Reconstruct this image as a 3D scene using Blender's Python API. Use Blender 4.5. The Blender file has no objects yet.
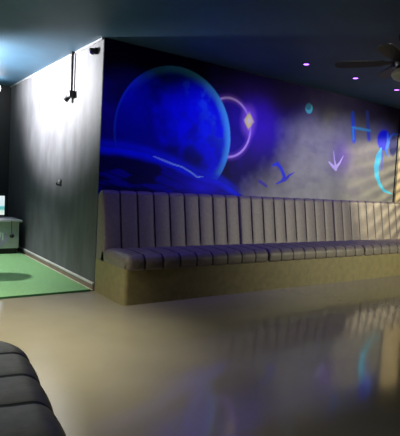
import bpy, bmesh, math, random
import numpy as np
from mathutils import Vector, Matrix
random.seed(4)
sc = bpy.context.scene
col = sc.collection
R = math.radians

# ------------------------------------------------------------------ camera
CAM = Vector((-2.1801, -5.0185, 1.25)); YAW, PIT, ROL, FPX = .6227, .0668, .0552, 478.07
fw = Vector((math.sin(YAW)*math.cos(PIT), math.cos(YAW)*math.cos(PIT), -math.sin(PIT)))
rt = Vector((math.cos(YAW), -math.sin(YAW), 0)); up = rt.cross(fw)
c_, s_ = math.cos(ROL), math.sin(ROL)
r2 = c_*rt + s_*up; u2 = -s_*rt + c_*up
cd = bpy.data.cameras.new('camera'); cam = bpy.data.objects.new('camera', cd); col.objects.link(cam)
m = Matrix((r2, u2, -fw)).transposed().to_4x4(); m.translation = CAM
cam.matrix_world = m
cd.sensor_fit = 'HORIZONTAL'; cd.sensor_width = 36; cd.lens = 36*FPX/400; cd.clip_start = .02
sc.camera = cam

# ------------------------------------------------------------------ world, exposure
w = bpy.data.worlds.new('world'); sc.world = w; w.use_nodes = True
w.node_tree.nodes['Background'].inputs[0].default_value = (.35, .38, .5, 1)
w.node_tree.nodes['Background'].inputs[1].default_value = .03
sc.view_settings.view_transform = 'Standard'; sc.view_settings.look = 'None'
sc.view_settings.gamma = 1; sc.view_settings.exposure = 0; sc.view_settings.use_curve_mapping = False

H = 2.814
BAY = (-.42, 3.30, 2.64)
# ------------------------------------------------------------------ lights
def aim(o, tgt):
    d = Vector(tgt) - o.location
    o.rotation_euler = d.to_track_quat('-Z', 'Y').to_euler()
def light(name, typ, loc, energy, color, tgt=None, **kw):
    l = bpy.data.lights.new(name, typ); l.energy = energy; l.color = color
    for k, v in kw.items(): setattr(l, k, v)
    o = bpy.data.objects.new(name, l); col.objects.link(o); o.location = loc
    if tgt: aim(o, tgt)
    return o
# white lamp of the turf bay, just left of the partition
light('bay_spot_light', 'SPOT', (-1.7, 1.9, 2.50), 1500, (.97, .97, 1), (0, 1.7, 2.80), spot_size=R(108), spot_blend=.8, shadow_soft_size=.12)
light('turf_fill_light', 'SPOT', (-1.9, 2.4, 2.74), 480, (.97, .98, 1), (-1.7, 1.9, 0), spot_size=R(86), spot_blend=.6, shadow_soft_size=.08)  # extra spot added to brighten the turf, not a fitting of the bay
# warm white room lamp above and left of the photographer
light('room_light', 'SPOT', (-3.2, -1.0, 2.76), 800, (1, .95, .76), (-2.6, -1.1, 0), spot_size=R(116), spot_blend=1, shadow_soft_size=.25)
light('room_light', 'SPOT', (-1.3, -1.35, 2.76), 400, (1, .95, .74), (-1.35, -1.3, 0), spot_size=R(72), spot_blend=1, shadow_soft_size=.15)  # added fill spot, makes the bright pool on the left floor
# warm wall lamp on the right, low beam on the banquette and mural
light('hall_lamp_light', 'SPOT', (6.2, -5.6, 1.75), 1000, (1, .96, .70), (3.9, -.3, .7), spot_size=R(52), spot_blend=1, shadow_soft_size=.2)
light('mural_fill_light', 'SPOT', (1.6, -2.7, 2.76), 70, (1, .95, .84), (2.0, -.1, 2.1), spot_size=R(38), spot_blend=1, shadow_soft_size=.15)  # added fill spot that lifts the eclipse ring and flare, no fitting there
# lamp outside the louvred window in the right wall
light('louvre_lamp_light', 'SPOT', (9.3, -3.7, 2.95), 2200, (1, .86, .52), (5.6, -.3, 1.3), spot_size=R(60), spot_blend=.4, shadow_soft_size=.14)
DOWN_X = [-.0 + .35, 1.32, 2.29, 3.26, 4.23, 5.20]
DOWN_Y = -.85
UV = (.10, .06, 1)
for x in DOWN_X:
    light('downlight_beam', 'SPOT', (x, DOWN_Y, H-.035), 40, UV, (x, -.10, 1.5), spot_size=R(98), spot_blend=1, shadow_soft_size=.04)

# ------------------------------------------------------------------ helpers
def lin(c):
    return tuple(((v/255)/12.92 if v/255 <= .04045 else ((v/255+.055)/1.055)**2.4) for v in c)
def mat(name, color, rough=.5, metal=0, noise=None, bump=None, coat=0, spec=.5, emit=None, estr=0):
    """noise=(scale, amount, stretch) colour variation; bump=(scale, strength, stretch)"""
    m = bpy.data.materials.new(name); m.use_nodes = True; nt = m.node_tree; b = nt.nodes['Principled BSDF']
    b.inputs['Base Color'].default_value = (*color, 1); b.inputs['Roughness'].default_value = rough
    b.inputs['Metallic'].default_value = metal; b.inputs['Specular IOR Level'].default_value = spec
    b.inputs['Coat Weight'].default_value = coat; b.inputs['Coat Roughness'].default_value = .08
    if emit:
        b.inputs['Emission Color'].default_value = (*emit, 1); b.inputs['Emission Strength'].default_value = estr
    def tex(scale, st, detail=5):
        tc = nt.nodes.new('ShaderNodeTexCoord'); mp = nt.nodes.new('ShaderNodeMapping'); mp.inputs['Scale'].default_value = st
        n = nt.nodes.new('ShaderNodeTexNoise'); n.inputs['Scale'].default_value = scale; n.inputs['Detail'].default_value = detail
        nt.links.new(tc.outputs['Object'], mp.inputs[0]); nt.links.new(mp.outputs[0], n.inputs['Vector']); return n
    if noise is None: noise = (6, .12, (1, 1, 1))
    n = tex(noise[0], noise[2]); cr = nt.nodes.new('ShaderNodeValToRGB')
    cr.color_ramp.elements[0].position = .3; cr.color_ramp.elements[1].position = .7
    cr.color_ramp.elements[0].color = (*[v*(1-noise[1]) for v in color], 1)
    cr.color_ramp.elements[1].color = (*[min(1, v*(1+noise[1])) for v in color], 1)
    nt.links.new(n.outputs[0], cr.inputs[0]); nt.links.new(cr.outputs[0], b.inputs['Base Color'])
    if bump:
        n2 = tex(bump[0], bump[2]); bp = nt.nodes.new('ShaderNodeBump'); bp.inputs['Strength'].default_value = bump[1]; bp.inputs['Distance'].default_value = .01
        nt.links.new(n2.outputs[0], bp.inputs['Height']); nt.links.new(bp.outputs[0], b.inputs['Normal'])
    return m

M = {}
M['floor'] = mat('polished_floor', (.26, .233, .172), .11, noise=(1.3, .10, (1, 1, 1)), bump=(3, .035, (1, 1, 1)), coat=.35)
M['ceiling'] = mat('ceiling_paint', (.032, .085, .14), .6, noise=(2, .15, (1, 1, 1)))
M['black_wall'] = mat('black_wall_paint', (.085, .085, .092), .62, noise=(5, .28, (1, 1, .4)), bump=(7, .32, (1, 1, .55)), spec=.45)
M['dark_wall'] = mat('dark_wall_paint', (.012, .012, .014), .6)
M['tan_wall'] = mat('tan_wall_paint', (.42, .34, .19), .6)
M['vinyl'] = mat('brown_vinyl', (.175, .150, .130), .50, noise=(30, .12, (1, 1, 1)), bump=(60, .12, (1, 1, 1)))
M['vinyl_base'] = mat('olive_brown_vinyl', (.22, .187, .085), .5, noise=(14, .14, (1, 1, 1)), bump=(50, .15, (1, 1, 1)))
M['vinyl_dark'] = mat('charcoal_vinyl', (.17, .165, .15), .45, noise=(20, .15, (1, 1, 1)), bump=(60, .15, (1, 1, 1)))
M['seam_black'] = mat('black_seam', (.012, .011, .012), .5)  # colours the faces in the grooves between channels black
M['turf'] = mat('green_turf', (.22, .42, .18), .9, noise=(160, .35, (1, 1, 1)), bump=(260, .8, (1, 1, 1)), spec=.1)
M['turf_edge'] = mat('turf_edge', (.02, .10, .03), .9)
M['white_trim'] = mat('white_trim_paint', (.62, .60, .58), .4)
M['brown_trim'] = mat('brown_trim_paint', (.20, .15, .12), .45)
M['cream_trim'] = mat('cream_trim_paint', (.55, .50, .36), .5)
M['black'] = mat('black_plastic', (.006, .006, .007), .5)
M['black_metal'] = mat('black_metal', (.012, .012, .013), .35, metal=.3)
M['white_plastic'] = mat('white_plastic', (.7, .7, .7), .3)
M['grey_metal'] = mat('grey_metal', (.45, .45, .45), .3, metal=.6)
M['cabinet'] = mat('grey_green_laminate', (.44, .45, .42), .45)
M['desk_top'] = mat('pale_desk_top', (.42, .42, .42), .35)
M['logo'] = mat('lavender_print', (.42, .36, .52), .5)
M['logo_white'] = mat('white_print', (.75, .75, .72), .5)
M['globe'] = mat('frosted_globe', (.32, .30, .20), .35)
M['lens'] = mat('violet_downlight_lens', (.3, .2, .9), .3, emit=(.40, .13, 1), estr=5)
M['lamp_face'] = mat('white_lamp_lens', (.9, .9, .9), .3, emit=(.93, .97, 1), estr=22)
M['slat'] = mat('louvre_slat_paint', (.35, .30, .2), .5)

def finish(name, bm, mt, parent=None, smooth=False, kind=None, label=None, cat=None, group=None, bevel=0, angle=40):
    me = bpy.data.meshes.new(name); bmesh.ops.recalc_face_normals(bm, faces=bm.faces); bm.to_mesh(me); bm.free()
    o = bpy.data.objects.new(name, me); col.objects.link(o)
    for k in (mt if isinstance(mt, list) else [mt]): me.materials.append(k)
    if smooth:
        for p in me.polygons: p.use_smooth = True
        me.set_sharp_from_angle(angle=R(angle))
    if bevel:
        md = o.modifiers.new('bevel', 'BEVEL'); md.width = bevel; md.segments = 3; md.limit_method = 'ANGLE'; md.angle_limit = R(50)
    if parent:
        o.parent = parent
        o.matrix_parent_inverse = Matrix.Translation(-parent.location)
    tag(o, label, cat, group, kind); return o
def tag(o, label=None, cat=None, group=None, kind=None):
    if label: o['label'] = label
    if cat: o['category'] = cat
    if group: o['group'] = group
    if kind: o['kind'] = kind
def thing(name, loc, label, cat, group=None):
    o = bpy.data.objects.new(name, None); col.objects.link(o); o.location = loc; o.empty_display_size = .05
    tag(o, label, cat, group); return o
def box(bm, a, b, mi=0):
    r = bmesh.ops.create_cube(bm, size=1)
    for v in r['verts']:
        v.co = Vector([(a[i]+b[i])/2 + v.co[i]*(b[i]-a[i]) for i in range(3)])
    for f in {f for v in r['verts'] for f in v.link_faces}: f.material_index = mi
def cyl(bm, p, q, r0, r1=None, seg=20):
    p, q = Vector(p), Vector(q); d = q-p; r1 = r0 if r1 is None else r1
    mt = Matrix.Translation((p+q)/2) @ d.to_track_quat('Z', 'Y').to_matrix().to_4x4()
    bmesh.ops.create_cone(bm, cap_ends=True, segments=seg, radius1=r0, radius2=r1, depth=d.length, matrix=mt)
def lathe(bm, prof, loc, seg=28):
    rings = []
    for r, z in prof:
        rings.append([bm.verts.new((loc[0]+r*math.cos(2*math.pi*k/seg), loc[1]+r*math.sin(2*math.pi*k/seg), loc[2]+z)) for k in range(seg)] if r > 1e-5
                     else [bm.verts.new((loc[0], loc[1], loc[2]+z))])
    for a, b in zip(rings, rings[1:]):
        for k in range(seg):
            k2 = (k+1) % seg
            vs = [a[k % len(a)], a[k2 % len(a)], b[k2 % len(b)], b[k % len(b)]]
            u = []
            for v in vs:
                if v not in u: u.append(v)
            if len(u) > 2: bm.faces.new(u)
    for rg in (rings[0], rings[-1]):
        if len(rg) > 2: bm.faces.new(rg)
def bx(name, a, b, mt, parent=None, bevel=0, **k):
    bm = bmesh.new(); box(bm, a, b); return finish(name, bm, mt, parent, bevel=bevel, **k)
def struct(name, boxes, mt, bevel=0):
    bm = bmesh.new()
    for a, b in boxes: box(bm, a, b)
    return finish(name, bm, mt, kind='structure', bevel=bevel)

# ------------------------------------------------------------------ the room
X0, X1, Y0, Y1 = -4.6, 6.6, -8.0, 3.92
struct('floor', [((X0, Y0, -.12), (X1, Y1, 0))], M['floor'])
struct('ceiling', [((X0, Y0, H), (X1, Y1, H+.12))], M['ceiling'])
struct('wall_back', [((0.002, .004, 0), (X1, .14, H))], M['tan_wall'])
struct('wall_partition', [((0, .002, 0), (.14, Y1, H))], M['black_wall'], bevel=.006)
struct('wall_far', [((X0, Y1, 0), (.14, Y1+.14, H))], M['dark_wall'])
struct('wall_left', [((X0-.14, Y0, 0), (X0, Y1+.14, H))], M['dark_wall'])
struct('wall_front', [((X0-.14, Y0-.14, 0), (X1+.14, Y0, H))], M['dark_wall'])
WY0, WY1, WZ0, WZ1 = -1.85, -.30, .55, 2.55
struct('wall_right', [((X1, Y0, 0), (X1+.14, WY0, H)), ((X1, WY1, 0), (X1+.14, .14, H)),
                      ((X1, WY0, 0), (X1+.14, WY1, WZ0)), ((X1, WY0, WZ1), (X1+.14, WY1, H))], M['tan_wall'])
# louvred window (just out of frame): casts the slatted light
wf = struct('window_1', [((X1+.0, WY0, WZ0), (X1+.12, WY0+.05, WZ1)), ((X1, WY1-.05, WZ0), (X1+.12, WY1, WZ1)),
                         ((X1, WY0, WZ0), (X1+.12, WY1, WZ0+.05)), ((X1, WY0, WZ1-.05), (X1+.12, WY1, WZ1))], M['slat'])
bm = bmesh.new()
z = WZ0+.12
while z < WZ1-.06:
    vs = [bm.verts.new(p) for p in ((X1+.02, WY0+.05, z), (X1+.10, WY0+.05, z), (X1+.10, WY1-.05, z), (X1+.02, WY1-.05, z))]
    vt = [bm.verts.new(v.co+Vector((0, 0, .010))) for v in vs]
    bm.faces.new(vs); bm.faces.new(vt)
    for k in range(4): bm.faces.new((vs[k], vs[(k+1) % 4], vt[(k+1) % 4], vt[k]))
    z += .15
sl = finish('louvre_slats', bm, M['slat'], wf, kind='structure')
# trims
struct('trim_1', [((5.68, -.022, 0), (5.735, .0, H))], M['black'])                  # black batten at the mural's right edge
struct('trim_2', [((-.016, .02, H-.022), (0, Y1, H))], M['grey_metal'])
bmb = bmesh.new(); box(bmb, (-.014, .01, 0), (0, Y1, .072)); bb = finish('baseboard_left', bmb, M['brown_trim'], kind='structure')
bx('baseboard_cap', (-.022, .008, .070), (0, Y1, .094), M['white_trim'], bb, kind='structure', bevel=.004)
bx('floor_bead', (-.045, .008, 0), (-.014, Y1, .016), M['cream_trim'], bb, kind='structure', bevel=.004)

# ------------------------------------------------------------------ turf
bm = bmesh.new(); box(bm, (X0+.02, .0, 0), (-.046, Y1-.02, .022))
tf = finish('putting_turf', bm, M['turf'], label='bright green artificial turf mat laid beside the black partition wall', cat='turf mat', bevel=.006)
bx('edge_binding', (X0+.02, -.012, 0), (-.046, .004, .020), M['turf_edge'], tf, label='dark green edge binding')

# ------------------------------------------------------------------ mural
def smooth(a, b, x):
    t = np.clip((x-a)/(b-a), 0, 1); return t*t*(3-2*t)
def vnoise(x, z, s, seed):
    rs = np.random.RandomState(seed); g = rs.rand(64, 64)
    u, v = x*s+11.3, z*s+7.1; i, j = np.floor(u).astype(int), np.floor(v).astype(int); fu, fv = u-i, v-j
    fu = fu*fu*(3-2*fu); fv = fv*fv*(3-2*fv)
    a = g[i % 64, j % 64]; b = g[(i+1) % 64, j % 64]; c = g[i % 64, (j+1) % 64]; d = g[(i+1) % 64, (j+1) % 64]
    return (a*(1-fu)+b*fu)*(1-fv)+(c*(1-fu)+d*fu)*fv
def fbm(x, z, s, seed):
    return sum(vnoise(x, z, s*2**k, seed+k)/2**(k+1) for k in range(4))/.9375
def dline(x, z, pts):
    """distance to a polyline of (x, z, radius): returns signed coverage distance / radius"""
    best = np.full_like(x, 1e9)
    for p, q in zip(pts, pts[1:]):
        dx, dz = q[0]-p[0], q[1]-p[1]; L = dx*dx+dz*dz
        t = np.clip(((x-p[0])*dx+(z-p[1])*dz)/L, 0, 1)
        d = np.hypot(x-p[0]-t*dx, z-p[1]-t*dz); r = p[2]+t*(q[2]-p[2])
        best = np.minimum(best, d/r)
    return best
def P(*c): return np.array(c, float)
def paint(x, z):
    n1 = fbm(x, z, 2.2, 3); n2 = fbm(x, z, 4, 21); n3 = fbm(x, z*3, 3, 40)
    C = np.zeros(x.shape+(3,))
    def put(color, a): 
        a = np.clip(a, 0, 1)[..., None]; C[:] = C*(1-a)+np.asarray(color)*a
    C[:] = P(.004, .002, .05)
    put(P(.012, .003, .22), .8*smooth(.45, .8, n1)*(1-smooth(2.6, 3.2, x)))
    # violet haze round the eclipse, then the grey nebula to the right
    put(P(.06, .008, .60), .75*np.exp(-((x-2.35)**2/.30+(z-2.15)**2/.22)))
    s = (x-2.35)+(1.75-z)*.75+(n1-.5)*.9
    grey = smooth(0, .95, s)*(x > 1.7)
    g = (.32+.10*n2)*(1-.42*smooth(3.5, 4.6, x))
    put(np.stack([g*1.02, g*1.05, g*.93], -1), grey*.92)
    put(P(.10, .07, .22), .3*smooth(.4, .9, n3)*grey*(1-smooth(4.6, 5.4, x)))
    put(P(.22, .10, .55), .55*np.exp(-((x-4.15)**2/.05+(z-1.85)**2/.06)))
    put(P(.02, .01, .10), .88*smooth(2.1, 2.65, z+(n1-.5)*.3)*smooth(2.4, 2.9, x))
    # eclipse ring
    rr = np.hypot((x-1.80), (z-2.04))
    put(P(.012, .003, .26), smooth(.39, .37, rr))
    put(P(.025, .005, .38), .7*smooth(.3, .7, n2)*smooth(.36, .30, rr))
    put(P(1, .80, .95), smooth(.020, .008, np.abs(rr-.385)))
    put(P(.30, .10, .80), .5*smooth(.08, .0, np.abs(rr-.385)))
    fl = np.hypot((x-2.145)/.8, (z-2.17)/1.2); st = np.abs(x-2.15)/1.15+np.abs(z-2.17)/1.5
    put(P(1, .90, .28), smooth(.10, .065, st)); put(P(1, .95, .75), smooth(.045, .02, st))
    put(P(.45, .18, .9), .5*smooth(.24, .08, fl)*(fl > .08))
    # planet
    px, pz = (x-1.0)/.845, (z-1.855)/.825; pr = np.hypot(px, pz)
    ins = smooth(1.004, .994, pr)
    put(P(.002, .006, .80), ins)
    dk = n1*.45+n2*.40+.25*smooth(.2, -.45, pz)+.20*smooth(.0, -.6, px)-.10-.12*smooth(.2, .8, px)
    put(P(.002, .003, .11), ins*.92*smooth(.36, .58, dk))
    put(P(.002, .004, .34), ins*.7*smooth(.2, -.8, px))
    put(P(.003, .03, .95), ins*.7*smooth(.45, .68, n2)*smooth(-.3, .5, pz+px*.5))
    n4 = fbm(x, z, 7, 60)
    put(P(.002, .004, .30), ins*.55*smooth(.5, .7, n4)*smooth(.5, .1, pz))
    put(P(.03, .25, .95), ins*.5*smooth(.5, .68, n4)*smooth(.25, .9, px*.6+pz*.75))
    rim = smooth(.84+.10*(n2-.5), .99, pr)*smooth(-.35, .75, px*.75+pz*.65)
    put(P(.10, .62, .90), ins*rim*.85)
    put(P(.02, .12, .45), ins*smooth(.955, .99, pr)*.7*(1-rim))
    # terrain
    tx = [0, .25, .44, .64, .85, 1.15, 1.47, 1.72, 1.98, 2.4]; tz = [1.64, 1.64, 1.61, 1.60, 1.55, 1.46, 1.38, 1.33, 1.21, 1.05]
    tl = np.interp(x, tx, tz)+(n2-.5)*.05; d = tl-z
    below = smooth(-.006, .012, d)
    put(P(.004, .002, .07), below*(x < 2.3))
    put(P(.006, .004, .45), below*.7*smooth(.50, .62, n3)*(x < 2.1))
    wv = np.abs(((z*1.0+.28*x+.05*n1)*9) % 1-.5); put(P(.004, .003, .04), below*.7*smooth(.12, .03, wv)*(x < 2.2))
    put(P(.006, .02, .95), below*smooth(.12, .035, d)*(1-smooth(1.9, 2.2, x)))
    put(P(.02, .006, .90), below*.85*np.exp(-((x-1.45)**2/.12+(z-1.24)**2/.012)))
    put(P(.006, .02, .8), .8*np.exp(-((d+.03)/.05)**2)*(1-smooth(1.8, 2.2, x)))
    put(P(.35, .70, 1), smooth(1.1, .6, dline(x, z, [(.68, 1.575, .006), (.81, 1.54, .014), (.96, 1.50, .012), (1.10, 1.475, .010), (1.23, 1.42, .010), (1.34, 1.36, .010), (1.45, 1.375, .003)])))
    # little moon
    mr = np.hypot(x-3.32, (z-2.50)); mc = np.hypot(x-3.30, z-2.545)
    put(P(.05, .30, .42), smooth(.085, .07, mr)*.8); put(P(.10, .62, .68), smooth(.085, .07, mr)*smooth(.06, .08, mc))
    # bird-like craft
    b = dline(x, z, [(2.64, 1.60, .012), (2.74, 1.63, .035), (2.82, 1.57, .030), (2.90, 1.45, .035), (2.84, 1.38, .02), (2.74, 1.34, .008)])
    put(P(.03, .05, .75), smooth(1.1, .6, b))
    b = dline(x, z, [(2.80, 1.36, .008), (2.92, 1.41, .03), (3.00, 1.48, .022), (3.10, 1.53, .005)])
    put(P(.06, .06, .60), smooth(1.1, .6, b))
    put(P(.05, .03, .45), .8*smooth(1.2, .5, dline(x, z, [(2.42, 1.36, .03), (2.55, 1.30, .02)])))
    # white craft
    for pts in ([(3.95, 1.92, .006), (3.99, 1.78, .014), (4.04, 1.66, .03)], [(4.04, 1.66, .035), (4.12, 1.74, .022), (4.2, 1.86, .006)],
                [(3.86, 1.74, .012), (3.96, 1.68, .03), (4.04, 1.64, .035)]):
        put(P(.72, .60, .95), smooth(1.15, .6, dline(x, z, pts)))
    # satellite with two upright panels
    for pts, c in (([(4.36, 2.56, .05), (4.44, 2.14, .055)], P(.02, .08, .75)), ([(4.74, 2.62, .05), (4.84, 2.20, .055)], P(.04, .07, .55)),
                   ([(4.38, 2.34, .022), (4.86, 2.34, .022)], P(.06, .40, .70)), ([(4.40, 2.30, .03), (4.43, 2.16, .03)], P(.05, .34, .75))):
        put(c, .9*smooth(1.5, .4, dline(x, z, pts)*(.8+.5*n2)))
    # creature with glowing tail
    put(P(.01, .02, .60), smooth(1.1, .8, np.hypot((x-5.27)/.21, (z-2.22)/.19)))
    put(P(.01, .02, .16), smooth(1.1, .7, np.hypot((x-5.56)/.14, (z-2.15)/.20)))
    put(P(.04, .22, .85), smooth(1.2, .6, dline(x, z, [(5.36, 2.34, .03), (5.40, 2.20, .05), (5.36, 2.06, .04), (5.42, 1.96, .02)])))
    put(P(.05, .20, .60), smooth(1.2, .6, dline(x, z, [(5.42, 2.26, .03), (5.52, 2.36, .022), (5.67, 2.36, .015)])))
    put(P(.05, .50, .72), smooth(1.1, .7, dline(x, z, [(5.20, 2.06, .03), (5.15, 1.92, .085), (5.11, 1.75, .075), (5.14, 1.60, .06), (5.24, 1.46, .04), (5.38, 1.35, .03), (5.62, 1.30, .012)])))
    put(P(.05, .10, .75), .6*smooth(1.3, .6, dline(x, z, [(5.26, 2.0, .03), (5.26, 1.72, .03)])))
    # speckled stars
    return C*(.88+.24*fbm(x, z, 9, 77))[..., None]
NX, NZ = 560, 280; XA, XB, ZA, ZB = .004, 5.68, .0, H-.004
xs = np.linspace(XA, XB, NX); zs = np.linspace(ZA, ZB, NZ); gx, gz = np.meshgrid(xs, zs)
cols = np.clip(paint(gx, gz), 0, 1)
nv = NX*NZ
co = np.zeros((nv+4, 3)); co[:nv, 0] = gx.ravel(); co[:nv, 1] = -.006; co[:nv, 2] = gz.ravel()
co[nv:] = [(XA, 0, ZA), (XB, 0, ZA), (XB, 0, ZB), (XA, 0, ZB)]
idx = np.arange(nv).reshape(NZ, NX)
quads = np.stack([idx[:-1, :-1], idx[:-1, 1:], idx[1:, 1:], idx[1:, :-1]], -1).reshape(-1, 4).tolist()
a, b, c, d = nv, nv+1, nv+2, nv+3
quads += [[a, d, c, b], [a, b]+idx[0, ::-1].tolist(), [c, d]+idx[-1].tolist(), [d, a]+idx[:, 0].tolist(), [b, c]+idx[::-1, -1].tolist()]
me = bpy.data.meshes.new('space_mural'); me.from_pydata(co.tolist(), [], quads); me.update()
at = me.color_attributes.new('paint', 'FLOAT_COLOR', 'POINT')
ca = np.ones((nv+4, 4)); ca[:nv, :3] = cols.reshape(-1, 3); ca[nv:, :3] = .02
at.data.foreach_set('color', ca.ravel())
mm = bpy.data.materials.new('mural_paint'); mm.use_nodes = True; nt = mm.node_tree; pb = nt.nodes['Principled BSDF']
an = nt.nodes.new('ShaderNodeAttribute'); an.attribute_name = 'paint'
nt.links.new(an.outputs['Color'], pb.inputs['Base Color']); pb.inputs['Roughness'].default_value = .55; pb.inputs['Specular IOR Level'].default_value = .08
me.materials.append(mm)
mo = bpy.data.objects.new('space_mural', me); col.objects.link(mo)
tag(mo, 'painted outer space mural with a large blue planet on the wall above the banquette', 'mural')

# ------------------------------------------------------------------ channel upholstery
def channel_panel(x0, x1, n, prof, amp=.018, r0=.02, r1=.02, seam=.10, per=12, mapf=None):
    """upholstered panel along x; prof = closed-bottomed profile [(y, z, k)] going from hidden back edge over the face to the hidden lower edge.
    k scales the channel puff. r0/r1 = rounding radii of the two ends."""
    bm = bmesh.new(); rows = []
    pr = [Vector((p[0], p[1])) for p in prof]; nrm = []
    for i in range(len(pr)):
        t = (pr[min(i+1, len(pr)-1)]-pr[max(i-1, 0)]).normalized(); nrm.append(Vector((t.y, -t.x)))
    cw = (x1-x0)/n
    us = []
    for k in range(n):
        for j in range(per): us.append(x0+cw*(k+(j/per)))
    us.append(x1)
    for r, e, s in ((r0, x0, 1), (r1, x1, -1)):
        us += [e+s*r*q for q in (.03, .1, .25, .5, .75, 1)]
    for k in range(1, n): us += [x0+cw*k+e_*q for e_ in (-1, 1) for q in (.012, .017)]
    us = sorted(set(round(u, 5) for u in us))
    for x in us:
        f = ((x-x0)/cw) % 1.0; a = abs(2*f-1)
        puff = (1-a**2.2)**.5 if a < 1 else 0
        off_e = 0
        if x-x0 < r0: off_e = r0-math.sqrt(max(0, r0*r0-(r0-(x-x0))**2))
        if x1-x < r1: off_e = max(off_e, r1-math.sqrt(max(0, r1*r1-(r1-(x1-x))**2)))
        row = []
        for (p, nn, q) in zip(pr, nrm, prof):
            o = amp*q[2]*(puff-1)-off_e*min(1, q[2]*1.0 if q[2] > .05 else 0)
            v = Vector((x, p.x+nn.x*o, p.y+nn.y*o))
            row.append(bm.verts.new(mapf(v) if mapf else v))
        rows.append(row)
    seamrow = [abs((((us[i]+us[min(i+1, len(us)-1)])/2-x0)/cw+.5) % 1-.5)*cw < .013 and x0+.02 < us[i] < x1-.02 for i in range(len(us))]
    for ra, rb in zip(rows, rows[1:]):
        for k in range(len(pr)-1):
            fc = bm.faces.new((ra[k], ra[k+1], rb[k+1], rb[k])); fc.material_index = 1 if seamrow[rows.index(ra)] else 0
        bm.faces.new((ra[-1], ra[0], rb[0], rb[-1]))
    bm.faces.new(rows[0]); bm.faces.new(rows[-1][::-1])
    return bm
def arc(cx, cz, r, a0, a1, n, k=1):
    return [(cx+r*math.cos(R(a0+(a1-a0)*i/n)), cz+r*math.sin(R(a0+(a1-a0)*i/n)), k) for i in range(n+1)]
# profiles travel: seat = from back (y=-.12) forward over the top, round the nose, back under
SEAT = [(-.14, .36, 0), (-.14, .50, .3)] + [(-.24-.05*i, .515+.010*math.sin(i/8*math.pi), 1) for i in range(9)] + arc(-.675, .43, .088, 84+4, 180, 8) + [(-.762, .40, 1)] + arc(-.725, .385, .037, 180, 250, 4, .8) + [(-.70, .348, 0)]
def flip(v): return v
BACK = [(-.012, .374, 0), (-.012, 1.10, 0)] + arc(-.064, 1.10, .052, 20, 175, 9, .9) + [(-.116-.10*t, 1.10-.60*t, 1) for t in (.03, .12, .25, .4, .55, .7, .85, .95)] + [(-.222, .46, .5), (-.225, .374, 0)]
# (y decreases toward the room, so the outward normal computed above points away from the wall)
SECT = [(0.0, 1.965, 9), (1.965, 3.90, 9), (3.90, 5.82, 9), (5.82, 6.58, 4)]
bq = thing('banquette_bench', (3.29, -.38, 0), 'long brown vinyl banquette bench with channelled back under the space mural', 'bench')
# base with a rounded front corner
bm = bmesh.new(); BD = -.742; rc = .05
out = [(0.002, -.010)] + [(rc+.002+rc*math.cos(R(a)), BD+rc+rc*math.sin(R(a))) for a in range(180, 271, 15)] + [(6.58, BD), (6.58, -.010)]
lo = [bm.verts.new((x, y, 0)) for x, y in out]; hi = [bm.verts.new((x, y, .372)) for x, y in out]
bm.faces.new(lo); bm.faces.new(hi)
for k in range(len(out)): bm.faces.new((lo[k], lo[(k+1) % len(out)], hi[(k+1) % len(out)], hi[k]))
finish('base', bm, M['vinyl_base'], bq, smooth=True, label='plain olive-brown base panel')
for i, (a, b, n) in enumerate(SECT):
    g = .004
    sc_ = finish('seat_cushion', channel_panel(a+(0.004 if i == 0 else g), b-g, n, SEAT, .012, .075 if i == 0 else .03, .03), [M['vinyl'], M['seam_black']], bq, smooth=True, angle=60)
    finish('backrest', channel_panel(a+(.004 if i == 0 else g), b-g, n, BACK, .016, .03, .018), [M['vinyl'], M['seam_black']], bq, smooth=True, angle=60)

# foreground bench seat, same upholstery in charcoal
def rot_seat(v):
    # local x runs along the bench, local y (negative) is its front
    if v.x < .22: v = Vector((v.x, v.y*(1-.30*(1-math.sqrt(max(0, 1-((.22-v.x)/.22)**2)))), v.z))
    p = Vector((-.74-v.y, -v.x, v.z)); a = R(-7)
    return Vector((-1.54+p.x*math.cos(a)-p.y*math.sin(a), -2.70+p.x*math.sin(a)+p.y*math.cos(a), p.z-.02))
fb = thing('lounge_bench', (-2.0, -3.6, 0), 'charcoal vinyl channelled bench seat in the near left corner by the photographer', 'bench')
SEAT2 = [(-.02, .37, 0), (-.02, .50, .3)] + [(-.06-.06*i, .515+.02*math.sin(i/10*math.pi), 1) for i in range(10)] + arc(-.66, .42, .10, 88, 180, 8) + arc(-.72, .40, .04, 180, 250, 4, .8) + [(-.69, .35, 0)]
bm = channel_panel(0, 1.76, 7, SEAT2, .011, .07, .05, mapf=rot_seat)
finish('seat_cushion', bm, [M['vinyl_dark'], M['seam_black']], fb, smooth=True, angle=60)
bm = bmesh.new(); lo = [bm.verts.new(rot_seat(Vector((x, y, .02)))) for x, y in ((.12, -.04), (.12, -.60), (.24, -.68), (1.72, -.68), (1.72, -.02))]
hi = [bm.verts.new(v.co+Vector((0, 0, .372))) for v in lo]; bm.faces.new(lo); bm.faces.new(hi)
for k in range(5): bm.faces.new((lo[k], lo[(k+1) % 5], hi[(k+1) % 5], hi[k]))
finish('base', bm, M['vinyl_dark'], fb, bevel=.02)

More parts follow.
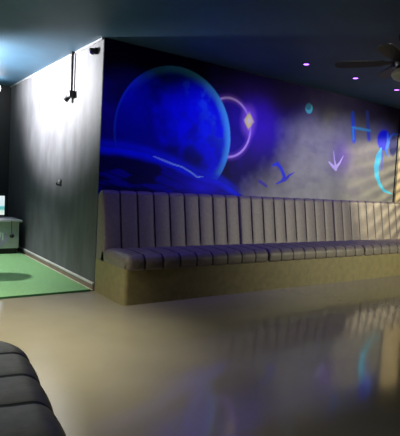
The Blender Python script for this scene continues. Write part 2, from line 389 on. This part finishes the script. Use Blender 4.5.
# ------------------------------------------------------------------ things on the partition
t = thing('wall_sensor', (-.03, .865, 2.28), 'black sensor box on a long black rod high on the partition wall', 'sensor')
bm = bmesh.new(); cyl(bm, (-.03, .865, 2.30), (-.03, .865, H-.001), .017); finish('rod', bm, M['black_metal'], t, smooth=True)
bx('ceiling_plate', (-.055, .835, H-.02), (-.002, .895, H-.002), M['black_metal'], t, bevel=.003)
bm = bmesh.new(); box(bm, (-.075, .80, 2.255), (-.004, .93, 2.335)); finish('housing', bm, M['black'], t, bevel=.008)
bm = bmesh.new(); cyl(bm, (-.05, .91, 2.27), (-.075, .94, 2.225), .030, .034); finish('lens_barrel', bm, M['black'], t, smooth=True)
bm = bmesh.new(); cyl(bm, (-.075, .94, 2.225), (-.077, .942, 2.221), .020); finish('lens', bm, M['white_plastic'], t, label='small pale lens')

t = thing('wall_hook', (-.0, 1.21, 1.19), 'small black hook with a painted white knob at mid height on the partition wall', 'hook')
bm = bmesh.new(); box(bm, (-.012, 1.185, 1.145), (-.001, 1.235, 1.235)); finish('plate', bm, M['black'], t, bevel=.004)
bm = bmesh.new(); cyl(bm, (-.01, 1.215, 1.165), (-.05, 1.215, 1.16), .010); cyl(bm, (-.05, 1.215, 1.16), (-.058, 1.215, 1.19), .010); finish('prong', bm, M['black_metal'], t, smooth=True)
bm = bmesh.new(); bmesh.ops.create_uvsphere(bm, u_segments=14, v_segments=10, radius=.014, matrix=Matrix.Translation((-.020, 1.212, 1.212))); finish('glint', bm, M['white_plastic'], t, smooth=True, label='painted white knob')  # white ball stands in for the highlight on the hook

t = thing('security_camera', (-.05, .19, 2.70), 'small black dome camera at the top corner of the partition wall', 'camera')
bm = bmesh.new(); box(bm, (-.030, .165, 2.665), (-.002, .225, 2.735)); finish('wall_mount', bm, M['black'], t, bevel=.006)
bm = bmesh.new(); lathe(bm, [(.0, .030), (.034, .030), (.038, .02), (.038, .0), (.034, -.004)], (-.05, .195, 2.69)); finish('housing', bm, M['black'], t, smooth=True)
bm = bmesh.new(); lathe(bm, [(.033, 0), (.031, -.014), (.024, -.025), (.012, -.032), (0, -.034)], (-.05, .195, 2.686)); finish('dome', bm, mat('smoked_dome', (.02, .01, .10), .08, coat=.5), t, smooth=True)

# ------------------------------------------------------------------ ceiling downlights
first = None
for i, x in enumerate(DOWN_X):
    if i == 0: continue
    if i == 1: continue
    where = {2: 'leftmost of the three violet downlights in the dark ceiling', 3: 'middle one of the three violet downlights in the dark ceiling',
             4: 'right one of the three violet downlights, nearest the fan globe', 5: 'violet downlight beyond the right end of the row'}[i]
    if i == 5: continue
    if first is None:
        t = thing('ceiling_downlight', (x, DOWN_Y, H), where, 'ceiling light', 'violet ceiling downlights'); first = t
        bm = bmesh.new(); lathe(bm, [(.034, -.003), (.05, -.008), (.056, -.004), (.056, -.0005), (.034, -.0005)], (x, DOWN_Y, H)); finish('bezel', bm, M['black_metal'], t, smooth=True)
        bm = bmesh.new(); lathe(bm, [(0, -.010), (.020, -.0085), (.033, -.005), (.033, -.001)], (x, DOWN_Y, H)); finish('lens', bm, M['lens'], t, smooth=True, label='glowing violet lens')
    else:
        t = first.copy(); col.objects.link(t); t.location = (x, DOWN_Y, H); t['label'] = where
        for ch in list(first.children):
            c2 = ch.copy(); col.objects.link(c2); c2.parent = t; c2.matrix_parent_inverse = ch.matrix_parent_inverse.copy()

# ------------------------------------------------------------------ ceiling fan at the right
def ray(px, py, z):
    d = fw + (px-200)/FPX*r2 - (py-218)/FPX*u2
    return CAM + d*((z-CAM.z)/d.z)
hub = ray(403, 75, 2.44); hub.z = 2.55
fan = thing('ceiling_fan', (hub.x, hub.y, H), 'dark ceiling fan with an unlit round globe at the top right', 'ceiling fan')
bm = bmesh.new(); cyl(bm, (hub.x, hub.y, hub.z+.05), (hub.x, hub.y, H-.03), .015); lathe(bm, [(0, -.001), (.07, -.001), (.06, -.05), (.02, -.07), (0, -.07)], (hub.x, hub.y, H)); finish('downrod', bm, M['black_metal'], fan, smooth=True)
bm = bmesh.new(); lathe(bm, [(0, .07), (.06, .07), (.10, .04), (.11, 0), (.10, -.04), (.05, -.055), (0, -.055)], hub); finish('motor', bm, M['black_metal'], fan, smooth=True)
bm = bmesh.new(); lathe(bm, [(.04, -.045), (.07, -.055), (.105, -.085), (.11, -.11), (.09, -.145), (.05, -.165), (0, -.17)], hub); finish('globe', bm, M['globe'], fan, smooth=True, label='olive frosted globe')
for k in range(5):
    a = R(124+72*k); bm = bmesh.new()
    pts = [(.10, .025), (.17, .03), (.20, .055), (.45, .07), (.60, .068), (.64, .045), (.655, 0)]
    outl = [(r, w_) for r, w_ in pts]+[(r, -w_) for r, w_ in pts[-2::-1]]
    vs = []
    for dz in (0, .007):
        vs.append([bm.verts.new((hub.x+r*math.cos(a)-w_*math.sin(a), hub.y+r*math.sin(a)+w_*math.cos(a), hub.z+.005+dz+w_*.2)) for r, w_ in outl])
    bm.faces.new(vs[0]); bm.faces.new(vs[1])
    for j in range(len(outl)): bm.faces.new((vs[0][j], vs[0][(j+1) % len(outl)], vs[1][(j+1) % len(outl)], vs[1][j]))
    finish('blade', bm, M['black'], fan)

# ------------------------------------------------------------------ counter in the turf bay
DX1, DX0, DYF, DYB = -.105, -1.55, 2.75, 3.35
t = thing('service_counter', ((DX0+DX1)/2, (DYF+DYB)/2, .022), 'low grey-green counter with a lavender oval logo at the far end of the turf', 'counter')
bx('plinth', (DX0+.02, DYF+.03, .022), (DX1-.02, DYB-.02, .11), M['black'], t)
bx('cabinet', (DX0, DYF, .11), (DX1, DYB, .525), M['cabinet'], t, bevel=.008)
bx('top', (DX0-.02, DYF-.04, .525), (DX1+.035, DYB, .56), M['desk_top'], t, bevel=.006)
bm = bmesh.new(); cx, cz = -.47, .265
ring = [(cx+.20*math.cos(2*math.pi*k/48), cz+.13*math.sin(2*math.pi*k/48)) for k in range(48)]
v0 = [bm.verts.new((x, DYF-.004, z)) for x, z in ring]; v1 = [bm.verts.new((x, DYF+.001, z)) for x, z in ring]
bm.faces.new(v0)
for k in range(48): bm.faces.new((v0[k], v0[(k+1) % 48], v1[(k+1) % 48], v1[k]))
lg = finish('logo_oval', bm, M['logo'], t, label='lavender oval logo')
bm = bmesh.new()
def stroke(bm, a, b, w_, y):
    a, b = Vector(a), Vector(b); d = (b-a).normalized(); n = Vector((-d.y, d.x))*w_/2
    q = [a+n, a-n, b-n, b+n]
    f = [bm.verts.new((p.x, y, p.y)) for p in q]; g = [bm.verts.new((p.x, y+.003, p.y)) for p in q]
    bm.faces.new(f); bm.faces.new(g)
    for k in range(4): bm.faces.new((f[k], f[(k+1) % 4], g[(k+1) % 4], g[k]))
for a, b in (((-.43, .36), (-.405, .25)), ((-.405, .25), (-.375, .37)), ((-.35, .36), (-.35, .24)), ((-.52, .35), (-.52, .24)), ((-.52, .35), (-.46, .35)), ((-.52, .30), (-.47, .30))):
    stroke(bm, a, b, .020, DYF-.0075)
finish('logo_lettering', bm, M['logo_white'], lg, label='white logo strokes')
bm = bmesh.new()
cyl(bm, (-.235, DYF-.05, .55), (-.228, DYF-.055, .33), .005, seg=8)
bmesh.ops.create_uvsphere(bm, u_segments=14, v_segments=10, radius=.035, matrix=Matrix.Translation((-.225, DYF-.05, .315)))
finish('hanging_tag', bm, M['black'], None, smooth=True, label='small black gadget hanging on a cord over the counter front', cat='gadget')

t = thing('computer_monitor', (-.50, 2.95, .56), 'bright computer screen standing on the low counter', 'monitor')
ly = 2.90
bm = bmesh.new(); box(bm, (-.68, ly-.04, .56), (-.40, ly+.18, .575)); finish('stand', bm, M['black'], t)
bx('neck', (-.56, ly+.03, .57), (-.52, ly+.05, .78), M['black'], t)
bm = bmesh.new(); box(bm, (-.80, ly, .605), (-.288, ly+.025, .955)); finish('bezel', bm, M['black'], t, bevel=.004)
sm = bpy.data.materials.new('screen_image'); sm.use_nodes = True; nt = sm.node_tree; pb = nt.nodes['Principled BSDF']
tc = nt.nodes.new('ShaderNodeTexCoord'); sp = nt.nodes.new('ShaderNodeSeparateXYZ'); cr = nt.nodes.new('ShaderNodeValToRGB')
nt.links.new(tc.outputs['Generated'], sp.inputs[0]); nt.links.new(sp.outputs['Z'], cr.inputs[0])
e = cr.color_ramp.elements; e[0].position = 0; e[0].color = (.75, .85, .80, 1); e[1].position = 1; e[1].color = (.75, .85, .88, 1)
for p_, c in ((.22, (.62, .80, .72, 1)), (.30, (.12, .50, .45, 1)), (.42, (.10, .50, .55, 1)), (.50, (.65, .82, .85, 1))):
    q_ = e.new(p_); q_.color = c
pb.inputs['Base Color'].default_value = (.02, .02, .02, 1)
nt.links.new(cr.outputs[0], pb.inputs['Emission Color']); pb.inputs['Emission Strength'].default_value = 1.0
bm = bmesh.new(); box(bm, (-.79, ly-.003, .625), (-.30, ly+.001, .925)); finish('screen', bm, sm, t, label='lit white and teal screen')

t = bx('keyboard', (-.62, 2.74, .56), (-.22, 2.86, .575), M['white_plastic'], label='pale keyboard lying on the low counter in front of the screen', cat='keyboard', bevel=.003)
bm = bmesh.new()
for i in range(4):
    for j in range(13): box(bm, (-.612+.03*j, 2.747+.027*i, .5745), (-.588+.03*j, 2.768+.027*i, .579))
finish('keys', bm, M['desk_top'], t)
# lit recessed lamp of the bay, just left of the frame
t = thing('bay_lamp', (BAY[0], BAY[1], H), 'glowing white globe lamp hanging near the ceiling at the left edge above the turf', 'ceiling light')
bm = bmesh.new(); cyl(bm, (BAY[0], BAY[1], BAY[2]+.10), (BAY[0], BAY[1], H-.001), .02); lathe(bm, [(0, -.001), (.07, -.001), (.06, -.03), (0, -.035)], (BAY[0], BAY[1], H)); finish('stem', bm, M['white_plastic'], t, smooth=True)
bm = bmesh.new(); bmesh.ops.create_uvsphere(bm, u_segments=24, v_segments=16, radius=.10, matrix=Matrix.Translation(BAY)); finish('globe', bm, M['lamp_face'], t, smooth=True, label='glowing white glass globe')

# unseen round stool, added outside the frame to cast a shadow on the turf
SX, SY = -1.0, 1.35
t = thing('shadow_stool', (SX, SY, .022), 'black round stool out of view, added for its shadow on the turf', 'stool')
bm = bmesh.new(); lathe(bm, [(0, .0), (.17, .0), (.19, .015), (.19, .045), (.17, .06), (0, .065)], (SX, SY, .70)); finish('seat', bm, M['vinyl_dark'], t, smooth=True)
bm = bmesh.new(); cyl(bm, (SX, SY, .05), (SX, SY, .70), .025); finish('column', bm, M['grey_metal'], t, smooth=True)
bm = bmesh.new(); lathe(bm, [(0, 0), (.17, 0), (.17, .01), (.05, .03), (0, .035)], (SX, SY, .022)); finish('foot', bm, M['grey_metal'], t, smooth=True)
